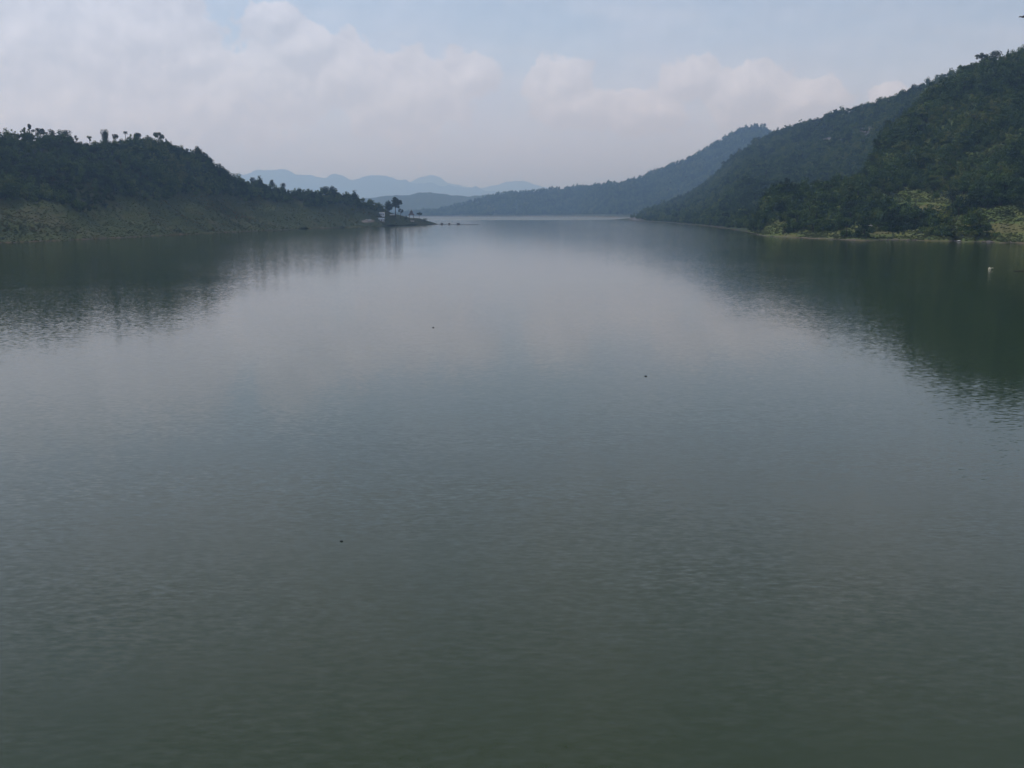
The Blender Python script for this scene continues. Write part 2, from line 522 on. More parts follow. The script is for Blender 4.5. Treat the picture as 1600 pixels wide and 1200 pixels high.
# blue ridge with the rocky peak, and the low blue hills at the end of the lake
D = Hill('blue_ridge', G_FAR, 520, 1700, 420, 36,
         curve([(520, 338.2), (730, 338.6), (900, 338.8), (960, 340), (1700, 342)]),
         curve([(520, 337.5), (600, 335), (680, 328), (730, 316), (760, 307), (778, 302), (800, 299.5), (830, 299), (850, 296.5), (870, 294.5), (900, 292), (940, 289), (955, 286), (965, 287.5), (975, 284), (1000, 278),
                (1040, 260), (1080, 245), (1110, 227), (1140, 210), (1165, 199), (1180, 196), (1190, 197), (1198, 202), (1205, 208), (1214, 212), (1260, 210), (1400, 230), (1700, 260)]),
         None, curve([(520, 60), (730, 250), (850, 500), (1000, 900), (1180, 1300), (1700, 1300)]),
         canopy=6.0, power=0.2, rough=0.05, rscale=420, seed=23, crest_jit=4.0,
         bare=[(1187, 205, 20, 14, 0.5)],
         label='blue hazy ridge climbing to a rocky peak at the far end')
E0 = Hill('low_blue_hill', G_FAR, 300, 960, 520, 24, None,
          curve([(300, 318), (480, 313), (560, 310), (600, 306.5), (640, 304.5), (655, 302), (670, 300), (690, 303), (705, 306), (730, 307), (760, 304), (790, 306), (830, 313), (900, 326), (960, 332)]),
          curve([(300, 6600), (960, 6600)]), curve([(300, 700), (960, 700)]),
          canopy=0.0, power=0.1, rough=0.05, rscale=500, seed=31, crest_jit=11.0,
          label='low rounded blue hill across the far water')
E1 = Hill('far_mountains', G_MOUNT, -700, 1500, 1100, 22, None,
          curve([(-700, 285), (0, 280), (300, 288), (350, 280), (372, 274), (385, 270), (392, 272), (405, 267), (430, 264.5), (450, 267), (463, 273), (480, 276), (500, 276.5), (520, 274.5), (532, 273),
                 (545, 277), (560, 279), (575, 275), (588, 273), (603, 275), (620, 280), (640, 285), (665, 286), (700, 289), (740, 293), (770, 297), (800, 303), (900, 312), (1500, 320)]),
          curve([(-700, 21000), (1500, 21000)]), curve([(-700, 1500), (1500, 1500)]),
          canopy=0.0, power=0.1, rough=0.08, rscale=1300, seed=37, crest_jit=80.0,
          label='pale jagged mountain range in the haze')
E2 = Hill('farthest_mountains', G_MOUNT, -600, 2200, 1100, 18, None,
          curve([(-600, 300), (500, 300), (600, 292), (640, 286), (655, 278), (668, 273), (676, 272), (688, 277), (700, 284), (740, 293), (760, 294), (775, 289), (790, 283), (805, 281),
                 (825, 284), (840, 289), (870, 296), (950, 302), (2200, 305)]),
          curve([(-600, 26000), (2200, 26000)]), curve([(-600, 2000), (2200, 2000)]),
          canopy=0.0, power=0.1, rough=0.06, rscale=2200, seed=43, crest_jit=70.0,
          label='faintest twin peaks on the horizon')


# ------------------------------------------------------------------ trees
def leaf_quads(centers, normals, size, r):
    n = len(centers)
    t = r.normal(size=(n, 3)); t -= (t * normals).sum(1, keepdims=True) * normals
    t /= np.linalg.norm(t, axis=1, keepdims=True) + 1e-9
    b = np.cross(normals, t)
    s = (size * (0.6 + 0.8 * r.random(n)))[:, None]
    fold = normals * s * 0.25
    V = np.stack([centers - t * s * 0.6 - fold, centers - b * s * 0.45, centers + t * s * 0.6 - fold, centers + b * s * 0.45], 1)
    return V.reshape(-1, 3), np.arange(n * 4).reshape(n, 4)


def lobes_mesh(lobes, n, size, r):
    """leaves spread through the shells of many uneven lobes"""
    L = np.array([[*c, *q] for c, q in lobes], float)
    w = (L[:, 3] * L[:, 4] * L[:, 5]) ** (2 / 3); w /= w.sum()
    k = r.choice(len(L), n, p=w)
    d = r.normal(size=(n, 3)); d /= np.linalg.norm(d, axis=1, keepdims=True)
    rad = 0.62 + 0.48 * r.random(n) ** 0.7
    c = L[k, :3] + d * L[k, 3:] * rad[:, None]
    nn = d / L[k, 3:]; nn /= np.linalg.norm(nn, axis=1, keepdims=True)
    nn = nn + 0.55 * r.normal(size=(n, 3)); nn /= np.linalg.norm(nn, axis=1, keepdims=True)
    return leaf_quads(c, nn, np.full(n, size), r)


def crown_lobes(kind, h, w, r):
    R = w / 2
    L = []
    if kind == 'round':
        for _ in range(11):
            a, q = r.random() * 6.28, r.random() ** 0.6
            z = 0.32 + 0.52 * r.random()
            k = math.sqrt(max(0.1, 1 - ((z - 0.55) / 0.5) ** 2)) * q * 0.62
            L.append(((math.cos(a) * R * k, math.sin(a) * R * k, h * z), (R * (0.34 + 0.2 * r.random()),) * 2 + (h * (0.13 + 0.07 * r.random()),)))
        L.append(((0, 0, h * 0.6), (R * 0.6, R * 0.6, h * 0.3)))
        L.append(((R * 0.1, 0, h * 0.86), (R * 0.36, R * 0.36, h * 0.13)))
    elif kind == 'umbrella':
        for i in range(12):
            a, q = i * 2.4 + r.random() * 0.6, 0.25 + 0.75 * r.random()
            L.append(((math.cos(a) * R * q * 0.85, math.sin(a) * R * q * 0.85, h * (0.66 + 0.3 * r.random() * (1.1 - 0.5 * q))),
                      (R * (0.16 + 0.18 * r.random()), R * (0.16 + 0.18 * r.random()), h * (0.04 + 0.06 * r.random()))))
    elif kind == 'tall':
        for i in range(14):
            a, q = r.random() * 6.28, r.random() ** 0.6
            L.append(((math.cos(a) * R * q * 0.75, math.sin(a) * R * q * 0.75, h * (0.56 + 0.38 * r.random())),
                      (R * (0.26 + 0.18 * r.random()),) * 2 + (h * (0.06 + 0.05 * r.random()),)))
    elif kind == 'sparse':
        for i in range(7):
            a, q = r.random() * 6.28, r.random()
            L.append(((math.cos(a) * R * q * 0.8, math.sin(a) * R * q * 0.8, h * (0.5 + 0.44 * r.random())),
                      (R * (0.18 + 0.16 * r.random()),) * 2 + (h * (0.06 + 0.05 * r.random()),)))
    elif kind == 'pointed':
        for i in range(9):
            z = 0.2 + 0.75 * i / 8
            k = (1.02 - z) * 1.1
            a = r.random() * 6.28
            L.append(((math.cos(a) * R * k * 0.3, math.sin(a) * R * k * 0.3, h * z), (R * k, R * k, h * 0.09)))
    elif kind == 'mop':
        for i in range(6):
            a = r.random() * 6.28
            L.append(((math.cos(a) * R * 0.4, math.sin(a) * R * 0.4, h * (0.8 + 0.12 * r.random())), (R * 0.6, R * 0.6, h * 0.10)))
    elif kind == 'shrub':
        for i in range(7):
            a, q = r.random() * 6.28, r.random()
            z = 0.3 + 0.45 * r.random() * (1 - 0.4 * q)
            L.append(((math.cos(a) * R * q * 0.7, math.sin(a) * R * q * 0.7, h * z), (R * (0.3 + 0.2 * r.random()),) * 2 + (h * (0.2 + 0.12 * r.random()),)))
    return L


def tube(path, radii, sides=6):
    V, F = [], []
    path = [Vector(p) for p in path]
    for i, p in enumerate(path):
        d = (path[min(i + 1, len(path) - 1)] - path[max(i - 1, 0)]).normalized()
        a = d.cross(Vector((1, 0.3, 0))).normalized(); b = d.cross(a)
        for s in range(sides):
            t = s / sides * 2 * math.pi
            V.append(p + (a * math.cos(t) + b * math.sin(t)) * radii[i])
    for i in range(len(path) - 1):
        for s in range(sides):
            F.append((i * sides + s, i * sides + (s + 1) % sides, (i + 1) * sides + (s + 1) % sides, (i + 1) * sides + s))
    F.append(tuple(range((len(path) - 1) * sides, len(path) * sides)))
    return V, F


def join(parts):
    V, F = [], []
    for v, f in parts:
        o = len(V)
        V.extend([tuple(p) for p in v])
        F.extend([tuple(int(i) + o for i in q) for q in f])
    return V, F


def trunk_parts(lobes, h, w, r, fork, lean=0.0):
    tr = max(0.10, h * 0.022)
    top = Vector((lean * h, 0, h * fork))
    parts = [tube([(0, 0, -0.8), (lean * h * 0.3, 0, h * fork * 0.5), top], [tr * 1.35, tr, tr * 0.8])]
    for c, q in sorted(lobes, key=lambda e: -e[1][0])[:6]:
        c = Vector(c)
        m = top.lerp(c, 0.5) + Vector((0, 0, h * 0.03))
        parts.append(tube([top - Vector((0, 0, h * 0.04)), m, c], [tr * 0.6, tr * 0.4, tr * 0.2], 5))
    return parts


def palm_parts(h, w, r):
    parts = [tube([(0, 0, -0.8), (h * 0.03, 0, h * 0.45), (h * 0.02, 0, h * 0.9)], [h * 0.022, h * 0.016, h * 0.014])]
    V, F = [], []
    for i in range(22):
        a = i * 2.4
        up = 0.75 - 1.0 * (i / 22)
        L = w * 0.55 * (0.85 + 0.3 * r.random())
        d = Vector((math.cos(a), math.sin(a), 0)); s = Vector((-d.y, d.x, 0))
        prev = None
        for k in range(6):
            t = k / 5
            p = Vector((h * 0.02, 0, h * 0.9)) + d * L * t * (1 - 0.15 * t) + Vector((0, 0, L * (up * t - 0.75 * t * t)))
            wd = L * 0.16 * math.sin(math.pi * (0.15 + 0.8 * t))
            cur = (len(V), len(V) + 1, len(V) + 2)
            V += [p + s * wd - Vector((0, 0, wd * 0.7)), p, p - s * wd - Vector((0, 0, wd * 0.7))]
            if prev:
                F += [(prev[0], prev[1], cur[1], cur[0]), (prev[1], prev[2], cur[2], cur[1])]
            prev = cur
    return parts, (V, F)


FORK = {'tall': 0.5, 'round': 0.42, 'umbrella': 0.62, 'sparse': 0.5, 'pointed': 0.8, 'mop': 0.75, 'shrub': 0.2}
SPREAD = {'tall': 300, 'round': 420, 'umbrella': 330, 'sparse': 190, 'pointed': 340, 'mop': 220, 'shrub': 240}


def make_tree(loc, h, w, kind, label, name='tree', group=None, mat=None, seed=1, lean=0.0, cat='tree'):
    r = np.random.default_rng(seed)
    root = bpy.data.objects.new(name, None)
    root.empty_display_size = 1
    COL.objects.link(root)
    root.location = tuple(loc)
    root.rotation_euler = (0, 0, r.random() * 6.28 if lean == 0 else 0)
    if kind == 'palm':
        tp, cr = palm_parts(h, w, r)
    else:
        lobes = [((c[0] + lean * h * 0.9, c[1], c[2]), q) for c, q in crown_lobes(kind, h, w, r)]
        tp = trunk_parts(lobes, h, w, r, FORK[kind], lean)
        cr = lobes_mesh(lobes, int(1.7 * SPREAD[kind] * max(1, (h / 9))), 0.055 * (h + w) * 0.5, r)
    link('trunk', mesh_from('trunk', *join(tp), BARK, True), root)
    link('crown', mesh_from('crown', *cr, mat or LEAF_DARK), root)
    tag(root, label, cat, group)
    return root


# seven wild crowns and three shrubs that the woods are made of (kept outside the scene, used by instancing)
def source(name, kind, h, w, n, size, mat, seed):
    r = np.random.default_rng(seed)
    lobes = crown_lobes(kind, h, w, r)
    c = lobes_mesh(lobes, n, size, r)
    parts = trunk_parts(lobes, h, w, r, FORK[kind])
    V, F = join(parts)
    k = len(F); o = len(V)
    V.extend([tuple(p) for p in c[0]]); F.extend([tuple(int(i) + o for i in q) for q in c[1]])
    me = mesh_from(name, V, F)
    me.materials.append(BARK); me.materials.append(mat)
    me.polygons.foreach_set('material_index', [0] * k + [1] * (len(F) - k))
    return bpy.data.objects.new(name, me)


def tussock(name, mat, seed):
    r = np.random.default_rng(seed)
    V, F = [], []
    for i in range(46):
        a, q = r.random() * 6.28, r.random() ** 0.5
        p = np.array([math.cos(a) * q, math.sin(a) * q, -0.05])
        a2 = r.random() * 6.28
        s = np.array([math.cos(a2), math.sin(a2), 0]) * 0.13
        tip = p + np.array([math.cos(a) * 0.4 * q, math.sin(a) * 0.4 * q, 0.5 + 0.5 * r.random()])
        o = len(V)
        V += [p - s, p + s, tip]
        F.append((o, o + 1, o + 2))
    me = mesh_from(name, V, F, mat)
    return bpy.data.objects.new(name, me)


def stock(name, objs):
    c = bpy.data.collections.new(name)
    for o in objs:
        c.objects.link(o)
    return c


WOOD = stock('wood_stock', [source('a_wood_%d' % i, k, h, w, 300, s, LEAF, 50 + i) for i, (k, h, w, s) in enumerate(
    [('round', 7.5, 6.5, .62), ('round', 6.5, 7.0, .62), ('round', 9, 6, .64), ('umbrella', 8, 8, .7), ('sparse', 8, 6, .6), ('shrub', 3.6, 5.5, .5), ('shrub', 3.0, 4.0, .42)])])
SCRUB = stock('scrub_stock', [source('b_scrub_%d' % i, 'shrub', h, w, 150, .34, LEAF_DRY, 80 + i) for i, (h, w) in enumerate([(2.2, 3.4), (1.6, 2.4), (3.0, 3.4)])])
GRASS = stock('grass_stock', [tussock('c_tuft_%d' % i, LEAF_GRASS, 95 + i) for i in range(3)])


def instancer_tree(coll):
    g = bpy.data.node_groups.new('stand', 'GeometryNodeTree')
    g.interface.new_socket('Geometry', in_out='INPUT', socket_type='NodeSocketGeometry')
    g.interface.new_socket('Geometry', in_out='OUTPUT', socket_type='NodeSocketGeometry')
    n = g.nodes
    gi_, go = n.new('NodeGroupInput'), n.new('NodeGroupOutput')
    ci = n.new('GeometryNodeCollectionInfo'); ci.inputs[0].default_value = coll
    ci.inputs['Separate Children'].default_value = True; ci.inputs['Reset Children'].default_value = True
    iop = n.new('GeometryNodeInstanceOnPoints'); iop.inputs['Pick Instance'].default_value = True

    def attr(nm, ty):
        a = n.new('GeometryNodeInputNamedAttribute'); a.data_type = ty; a.inputs[0].default_value = nm
        return a.outputs[0]
    L = g.links.new
    L(gi_.outputs[0], iop.inputs['Points']); L(ci.outputs[0], iop.inputs['Instance'])
    L(attr('pick', 'INT'), iop.inputs['Instance Index'])
    L(attr('turn', 'FLOAT_VECTOR'), iop.inputs['Rotation'])
    L(attr('size', 'FLOAT_VECTOR'), iop.inputs['Scale'])
    L(iop.outputs[0], go.inputs[0])
    return g


GROUPS = {}


def stand(name, pts, scale, picks, coll, label, cat, seed=0):
    r = np.random.default_rng(seed)
    n = len(pts)
    me = bpy.data.meshes.new(name)
    me.from_pydata([tuple(p) for p in pts], [], [])
    a = me.attributes.new('pick', 'INT', 'POINT'); a.data.foreach_set('value', np.asarray(picks, np.int32))
    rot = np.stack([r.normal(0, .08, n), r.normal(0, .08, n), r.random(n) * 6.28], -1)
    a = me.attributes.new('turn', 'FLOAT_VECTOR', 'POINT'); a.data.foreach_set('vector', rot.astype(np.float32).ravel())
    sc = np.stack([scale * (0.85 + .3 * r.random(n)), scale * (0.85 + .3 * r.random(n)), scale * (0.8 + .4 * r.random(n))], -1)
    a = me.attributes.new('size', 'FLOAT_VECTOR', 'POINT'); a.data.foreach_set('vector', sc.astype(np.float32).ravel())
    o = link(name, me)
    if coll.name not in GROUPS: GROUPS[coll.name] = instancer_tree(coll)
    m = o.modifiers.new('stand', 'NODES'); m.node_group = GROUPS[coll.name]
    tag(o, label, cat, kind='stuff')
    return o


def ell(ax, ay, cx, cyy, a, b):
    return ((ax - cx) / a) ** 2 + ((ay - cyy) / b) ** 2


# --- left hill: wood above, grass and scrub below
edge_l = curve([(-900, 330), (-200, 318), (0, 312), (90, 318), (130, 330), (165, 322), (185, 308), (260, 312), (300, 306), (400, 313), (480, 319), (540, 324), (575, 330), (600, 336), (683, 345)])
Q, v, ax, ay = A.scatter(11000, 101, 0.04, 1.1, (-500, 640))
Qc, vc, axc, ayc = A.scatter(900, 103, 0.93, 1.04, (-200, 560))      # the crest itself is closed with trees
Q, v, ax, ay = np.concatenate([Q, Qc]), np.concatenate([v, vc]), np.concatenate([ax, axc]), np.concatenate([ay, ayc])
e = edge_l(ax) + 9 * fbm(ax / 22, ay / 7, 3, 4)
patch = fbm(Q[:, 0] / 30, Q[:, 1] / 30, 3, 77)
keep = (ay < e) & ~((ax > 560) & (ay > 331))
r_ = np.random.default_rng(5)
n = keep.sum()
stand('left_wood', Q[keep] - [0, 0, .3], (0.6 + 0.45 * r_.random(n) ** 1.5) * np.clip(1.25 + 0.9 * patch[keep], 0.7, 1.8), r_.choice(7, n, p=[.2, .2, .12, .06, .08, .2, .14]), WOOD,
      'dark mass of trees covering the left hill', 'wood', 1)
keep = (ay >= e - 6) & (v > 0.03) & ((patch > 0.26) | (r_.random(len(v)) < 0.10)) & (ell(ax, ay, 575, 344, 14, 5) > 1)
n = keep.sum()
stand('left_scrub', Q[keep] - [0, 0, .2], 0.5 + 0.6 * r_.random(n) ** 2, r_.integers(0, 3, n), SCRUB,
      'scattered low scrub on the grassy left shore slope', 'scrub', 2)
Q, v, ax, ay = A.scatter(20000, 102, 0.0, 0.75, (-300, 690))
keep = (ay >= edge_l(ax) - 6) & (ell(ax, ay, 575, 344, 12, 3.5) > 1) & (Q[:, 2] > 0.1 + 0.9 * (fbm(Q[:, 0] / 25, Q[:, 1] / 25, 2, 55) > 0.35))
n = keep.sum()
stand('left_grass', Q[keep], 0.3 + 0.4 * r_.random(n), r_.integers(0, 3, n), GRASS, 'rough olive grass on the lower left slope', 'grass', 3)

# --- near right hill
Q, v, ax, ay = B.scatter(14000, 111, 0.02, 1.1, (1150, 1900))
patch = fbm(Q[:, 0] / 26, Q[:, 1] / 26, 3, 78)
openings = np.minimum.reduce([ell(ax, ay, 1568, 357, 50, 13), ell(ax, ay, 1438, 325, 74, 10), ell(ax, ay, 1500, 345, 60, 6), ell(ax, ay, 1370, 366, 60, 4), ell(ax, ay, 1230, 368, 28, 3), ell(ax, ay, 1470, 330, 40, 4),
                              ell(ax, ay, 1300, 330, 30, 6)])
sh = np.interp(ax, B.px, B.sy)
up = (sh - ay)
keep = (openings + 0.5 * fbm(ax / 9, ay / 4, 2, 9) > 1) & (up > 4.5) & ((up > np.where(ax > 1330, 74, 30) + 14 * fbm(ax / 30, ay / 12, 3, 12)) | (patch > np.where(up > 24, 0.02, 0.16)))
n = keep.sum(); low = up[keep] < 40
pk = r_.choice(7, n, p=[.22, .2, .14, .05, .06, .19, .14]); pk[low & (r_.random(n) < .6)] = 5
stand('right_wood', Q[keep] - [0, 0, .3], (0.55 + 0.5 * r_.random(n) ** 1.4) * np.clip(1.35 + 1.3 * patch[keep], 0.7, 2.1), pk, WOOD, 'dense green trees and thickets covering the near right hill', 'wood', 4)
keep = (up > 3) & ((openings < 1.2) | (up < 26)) & (r_.random(len(v)) < 0.30) & (openings > 0.25)
n = keep.sum()
stand('right_scrub', Q[keep] - [0, 0, .2], 0.4 + 0.6 * r_.random(n) ** 2, r_.integers(0, 3, n), SCRUB, 'low scrub along the right shore', 'scrub', 5)
Q, v, ax, ay = B.scatter(30000, 112, 0.0, 0.6, (1150, 1750))
op = np.minimum.reduce([ell(ax, ay, 1568, 357, 46, 11), ell(ax, ay, 1430, 325, 62, 9), ell(ax, ay, 1370, 366, 60, 4), ell(ax, ay, 1230, 368, 28, 3), ell(ax, ay, 1300, 330, 30, 6)])
up = np.interp(ax, B.px, B.sy) - ay
keep = (up + 2.2 * fbm(Q[:, 0] / 12, Q[:, 1] / 12, 3, 56) > 1.4 + 1.6 * np.exp(-((ax - 1350) / 40) ** 2)) & ((op > 1) | (r_.random(len(v)) < 0.18))
n = keep.sum()
stand('right_grass', Q[keep], 0.35 + 0.45 * r_.random(n), r_.integers(0, 3, n), GRASS, 'yellow green grass on the right shore clearings', 'grass', 6)

# --- middle ridge and blue ridge
Q, v, ax, ay = C.scatter(24000, 121, 0.02, 1.08, (950, 1560))
patch = fbm(Q[:, 0] / 60, Q[:, 1] / 60, 3, 79)
op = np.minimum.reduce([ell(ax, ay, 996, 340, 16, 7), ell(ax, ay, 1300, 222, 22, 6), ell(ax, ay, 1352, 208, 18, 9)])
keep = ((op > 1) | (r_.random(len(v)) < 0.12)) & (np.interp(ax, C.px, C.sy) - ay > 1.2) & (ax > 984 + 40 * r_.random(len(v)) ** 3)
n = keep.sum()
stand('middle_wood', Q[keep] - [0, 0, .3], (1.0 + 0.8 * r_.random(n) ** 1.5) * np.clip(1.1 + 0.8 * patch[keep], 0.6, 1.7), r_.choice(7, n, p=[.24, .22, .12, .06, .08, .18, .10]), WOOD,
      'hazy woodland on the middle ridge', 'wood', 7)
Q, v, ax, ay = D.scatter(13000, 131, 0.06, 1.05, (560, 1240))
keep = np.ones(len(v), bool)
n = keep.sum()
stand('blue_wood', Q[keep] - [0, 0, .5], 1.5 + 1.2 * r_.random(n), r_.choice(3, n), WOOD, 'distant blue woodland on the ridge with the peak', 'wood', 8)


# ------------------------------------------------------------------ trees one can pick out
def crest_tree(H, px, top, bottom, wpx, kind, label, v=1.0, **kw):
    """a tree on the crest: its top and width are known from the picture, its foot stands on the hill"""
    p = H.point(px, v)
    for _ in range(3):
        ax, _y = project(p)
        p = H.point(px + (px - ax) * 1.0, v) if abs(ax - px) > 0.3 else p
        break
    ax, _y = project(p)
    Y = p[1]
    ztop = at_depth(px, top, Y)[2]
    h = max(2.5, ztop - p[2] + 0.4)
    return make_tree((at_depth(px, HOR, Y)[0], Y, p[2]), h, wpx * Y / FPX, kind, label, **kw)


g = 'trees on the left skyline'
crest_tree(A, 47, 199, 212, 9, 'sparse', 'small ragged tree beside the thin mop topped tree, far left skyline', group=g, seed=201)
crest_tree(A, 56, 194, 212, 6, 'mop', 'thin tall tree with tiny tuft, leftmost tall one on the skyline', group=g, seed=202)
crest_tree(A, 72, 201, 216, 24, 'umbrella', 'wide flat umbrella tree with sky showing beneath, left skyline', group=g, seed=203)
crest_tree(A, 89, 202, 214, 14, 'round', 'small round tree between the two wide umbrella trees, left skyline', group=g, seed=204)
crest_tree(A, 111, 203, 214, 24, 'round', 'broad low tree at the right end of the leftmost clump', group=g, seed=205)
crest_tree(A, 128, 210, 218, 9, 'sparse', 'low thin tree just right of the leftmost clump', group=g, seed=206)
crest_tree(A, 148, 211, 218, 12, 'sparse', 'low sparse tree left of the dense round skyline tree', group=g, seed=207)
crest_tree(A, 172, 203, 222, 15, 'round', 'dense dark round crowned tree standing above the left skyline', group=g, seed=208, mat=LEAF_DARK)
crest_tree(A, 190, 209, 218, 10, 'umbrella', 'small leaning flat tree between the round tree and the palm', group=g, seed=209, lean=-0.12)
crest_tree(A, 204, 204, 218, 8, 'palm', 'slender palm with a small round head on the left skyline', group=g, seed=210, name='palm_tree')
crest_tree(A, 221, 208, 218, 17, 'round', 'leafy tree just right of the slender palm', group=g, seed=211)
crest_tree(A, 238, 211, 220, 16, 'round', 'bushy tree left of the spreading skyline tree', group=g, seed=212)
crest_tree(A, 254, 207, 222, 20, 'umbrella', 'spreading tree where the left skyline starts to fall', group=g, seed=213)
crest_tree(A, 266, 217, 228, 9, 'sparse', 'small sparse tree on the falling skyline below the spreading tree', group=g, seed=214)
crest_tree(A, 274, 221, 231, 5, 'pointed', 'narrow dark column tree on the falling left skyline', group=g, seed=215)
crest_tree(A, 314, 228, 238, 10, 'round', 'round tree at the shoulder where the left hill drops steeply', group=g, seed=216)
g = 'trees on the lower crest of the left hill'
crest_tree(A, 398, 277, 285, 12, 'round', 'bushy tree just right of the notch in the left hill', group=g, seed=217)
crest_tree(A, 427, 281, 289, 10, 'round', 'small domed tree midway along the lower left crest', group=g, seed=218)
crest_tree(A, 444, 286, 293, 10, 'round', 'low domed tree before the flat stretch of the lower crest', group=g, seed=219)
crest_tree(A, 508, 291, 301, 16, 'round', 'left one of the two big round trees on the lower crest', group=g, seed=220)
crest_tree(A, 521, 290, 302, 17, 'round', 'right one of the two big round trees on the lower crest', group=g, seed=221)
crest_tree(A, 553, 302, 308, 15, 'round', 'rounded tree sloping down towards the point', group=g, seed=222)
g = 'trees on the point'
crest_tree(A, 618, 308.5, 336, 21, 'tall', 'tall dark tree towering over the huts on the point', group=g, seed=223, v=0.8)
crest_tree(A, 608, 313, 336, 19, 'round', 'lower tree left of the tall dark tree on the point', group=g, seed=224, v=0.9)
crest_tree(A, 626, 322, 338, 8, 'sparse', 'thin tree under the right side of the tall dark tree', group=g, seed=225, v=0.7)
crest_tree(A, 655, 332, 342, 10, 'umbrella', 'small flat tree right of the pavilion near the tip', group=g, seed=226, v=0.8)
crest_tree(A, 634, 335, 343, 8, 'shrub', 'bush left of the pavilion on the point', group=g, seed=227, v=0.6, name='bush', cat='bush')
crest_tree(A, 586, 343, 348, 10, 'shrub', 'low dark bush in front of the pale hut', group=g, seed=228, v=0.35, name='bush', cat='bush')
crest_tree(A, 664, 340, 346, 10, 'shrub', 'low bush at the tip of the point', group=g, seed=229, v=0.7, name='bush', cat='bush')

g = 'trees on the right skylines'
crest_tree(C, 1396, 142, 152, 7, 'umbrella', 'lone small tree breaking the right skyline halfway up', group=g, seed=231)
crest_tree(C, 1384, 149, 156, 5, 'sparse', 'tiny tree left of the lone skyline tree', group=g, seed=232)
crest_tree(C, 1236, 196, 204, 9, 'umbrella', 'flat tree just right of the rocky peak gap', group=g, seed=233)
crest_tree(C, 1310, 170, 181, 6, 'sparse', 'thin upright tree on the middle ridge crest', group=g, seed=234)
crest_tree(C, 1333, 165, 174, 14, 'round', 'bushy clump on the middle ridge crest below the lone tree', group=g, seed=235)
crest_tree(D, 1189, 192.5, 199, 6, 'round', 'dark tree on top of the rocky peak', group=g, seed=236)
crest_tree(D, 953, 283, 289, 9, 'round', 'small knob of trees low on the blue ridge', group=g, seed=237)
crest_tree(B, 1517, 82, 104, 20, 'umbrella', 'overhanging flat tree at the brow of the right hill', group=g, seed=238)
crest_tree(B, 1502, 98, 110, 12, 'round', 'round tree just below the brow of the right hill', group=g, seed=239)
crest_tree(B, 1536, 79, 95, 20, 'round', 'broad tree behind the overhanging one on the brow', group=g, seed=240)
crest_tree(B, 1555, 76, 88, 8, 'pointed', 'small pointed tree on the right hilltop', group=g, seed=241)
crest_tree(B, 1590, 70, 82, 22, 'round', 'large dark tree at the right edge of the hilltop', group=g, seed=242)


def slope_tree(H, px, foot, hpx, wpx, kind, label, **kw):
    p = H.at_row(px, foot)
    k = p[1] / FPX
    return make_tree(p, hpx * k, wpx * k, kind, label, **kw)


g = 'bigger trees on the near right slope'
for i, (px, ft, hp, wp, kd, mt, lb) in enumerate([
    (1224, 292, 13, 16, 'round', LEAF_DARK, 'dark tree at the left end of the spur crest'),
    (1246, 288, 13, 18, 'round', LEAF_DARK, 'second dark tree along the spur crest from the left'),
    (1275, 284, 14, 18, 'round', LEAF_DARK, 'domed dark tree midway along the spur crest'),
    (1308, 282, 17, 24, 'round', LEAF_DARK, 'largest dark tree on the spur crest'),
    (1338, 279, 12, 16, 'umbrella', LEAF_DARK, 'flat dark tree where the spur meets the hill'),
    (1222, 333, 22, 30, 'round', LEAF_DARK, 'big dark tree low on the left end of the spur'),
    (1258, 300, 13, 16, 'round', LEAF, 'lighter green tree under the spur crest'),
    (1328, 338, 24, 30, 'round', LEAF_DARK, 'big dark tree in the hollow left of the clearing'),
    (1300, 350, 14, 18, 'round', LEAF, 'green tree above the left shore strip'),
    (1268, 346, 14, 18, 'round', LEAF_DARK, 'dark tree above the yellow grass bank'),
    (1390, 306, 16, 22, 'round', LEAF, 'green domed tree over the upper clearing'),
    (1488, 318, 24, 34, 'round', LEAF_DARK, 'spreading dark tree beside the upper clearing'),
    (1460, 300, 16, 22, 'round', LEAF_DARK, 'dark tree uphill of the spreading one'),
    (1405, 352, 14, 26, 'shrub', LEAF_DARK, 'dark thicket between the clearings and the beach'),
    (1372, 355, 10, 18, 'shrub', LEAF, 'thicket behind the sandy beach'),
    (1446, 356, 14, 26, 'shrub', LEAF_DARK, 'dark thicket in the middle of the right shore'),
    (1480, 362, 12, 22, 'shrub', LEAF, 'green thicket above the rocky shore'),
    (1532, 362, 14, 18, 'shrub', LEAF_DARK, 'dark bush left of the pale field'),
    (1510, 344, 12, 20, 'shrub', LEAF, 'bush above the dark one by the pale field'),
    (1594, 330, 22, 26, 'round', LEAF_DARK, 'dark tree at the right edge above the pale field'),
    (1548, 320, 15, 16, 'pointed', LEAF_YELLOW, 'left yellow green bamboo clump'),
    (1562, 317, 18, 16, 'shrub', LEAF_YELLOW, 'tallest yellow green bamboo clump'),
    (1575, 314, 14, 14, 'pointed', LEAF_YELLOW, 'right yellow green bamboo clump'),
    (1570, 338, 12, 30, 'shrub', LEAF_DARK, 'dark hedge bordering the top of the pale field'),
    (1362, 262, 20, 22, 'round', LEAF_DARK, 'dark tree at the foot of the near hill edge'),
    (1372, 236, 20, 20, 'round', LEAF_DARK, 'dark tree halfway up the near hill edge'),
    (1388, 206, 18, 18, 'round', LEAF_DARK, 'dark tree high on the near hill edge'),
]):
    bush = kd == 'shrub' or 'bamboo' in lb
    slope_tree(B, px, ft, hp, wp, kd, lb, group=g, seed=300 + i, mat=mt, name='bamboo_clump' if 'bamboo' in lb else ('bush' if bush else 'tree'),
               cat='bamboo' if 'bamboo' in lb else ('bush' if bush else 'tree'))

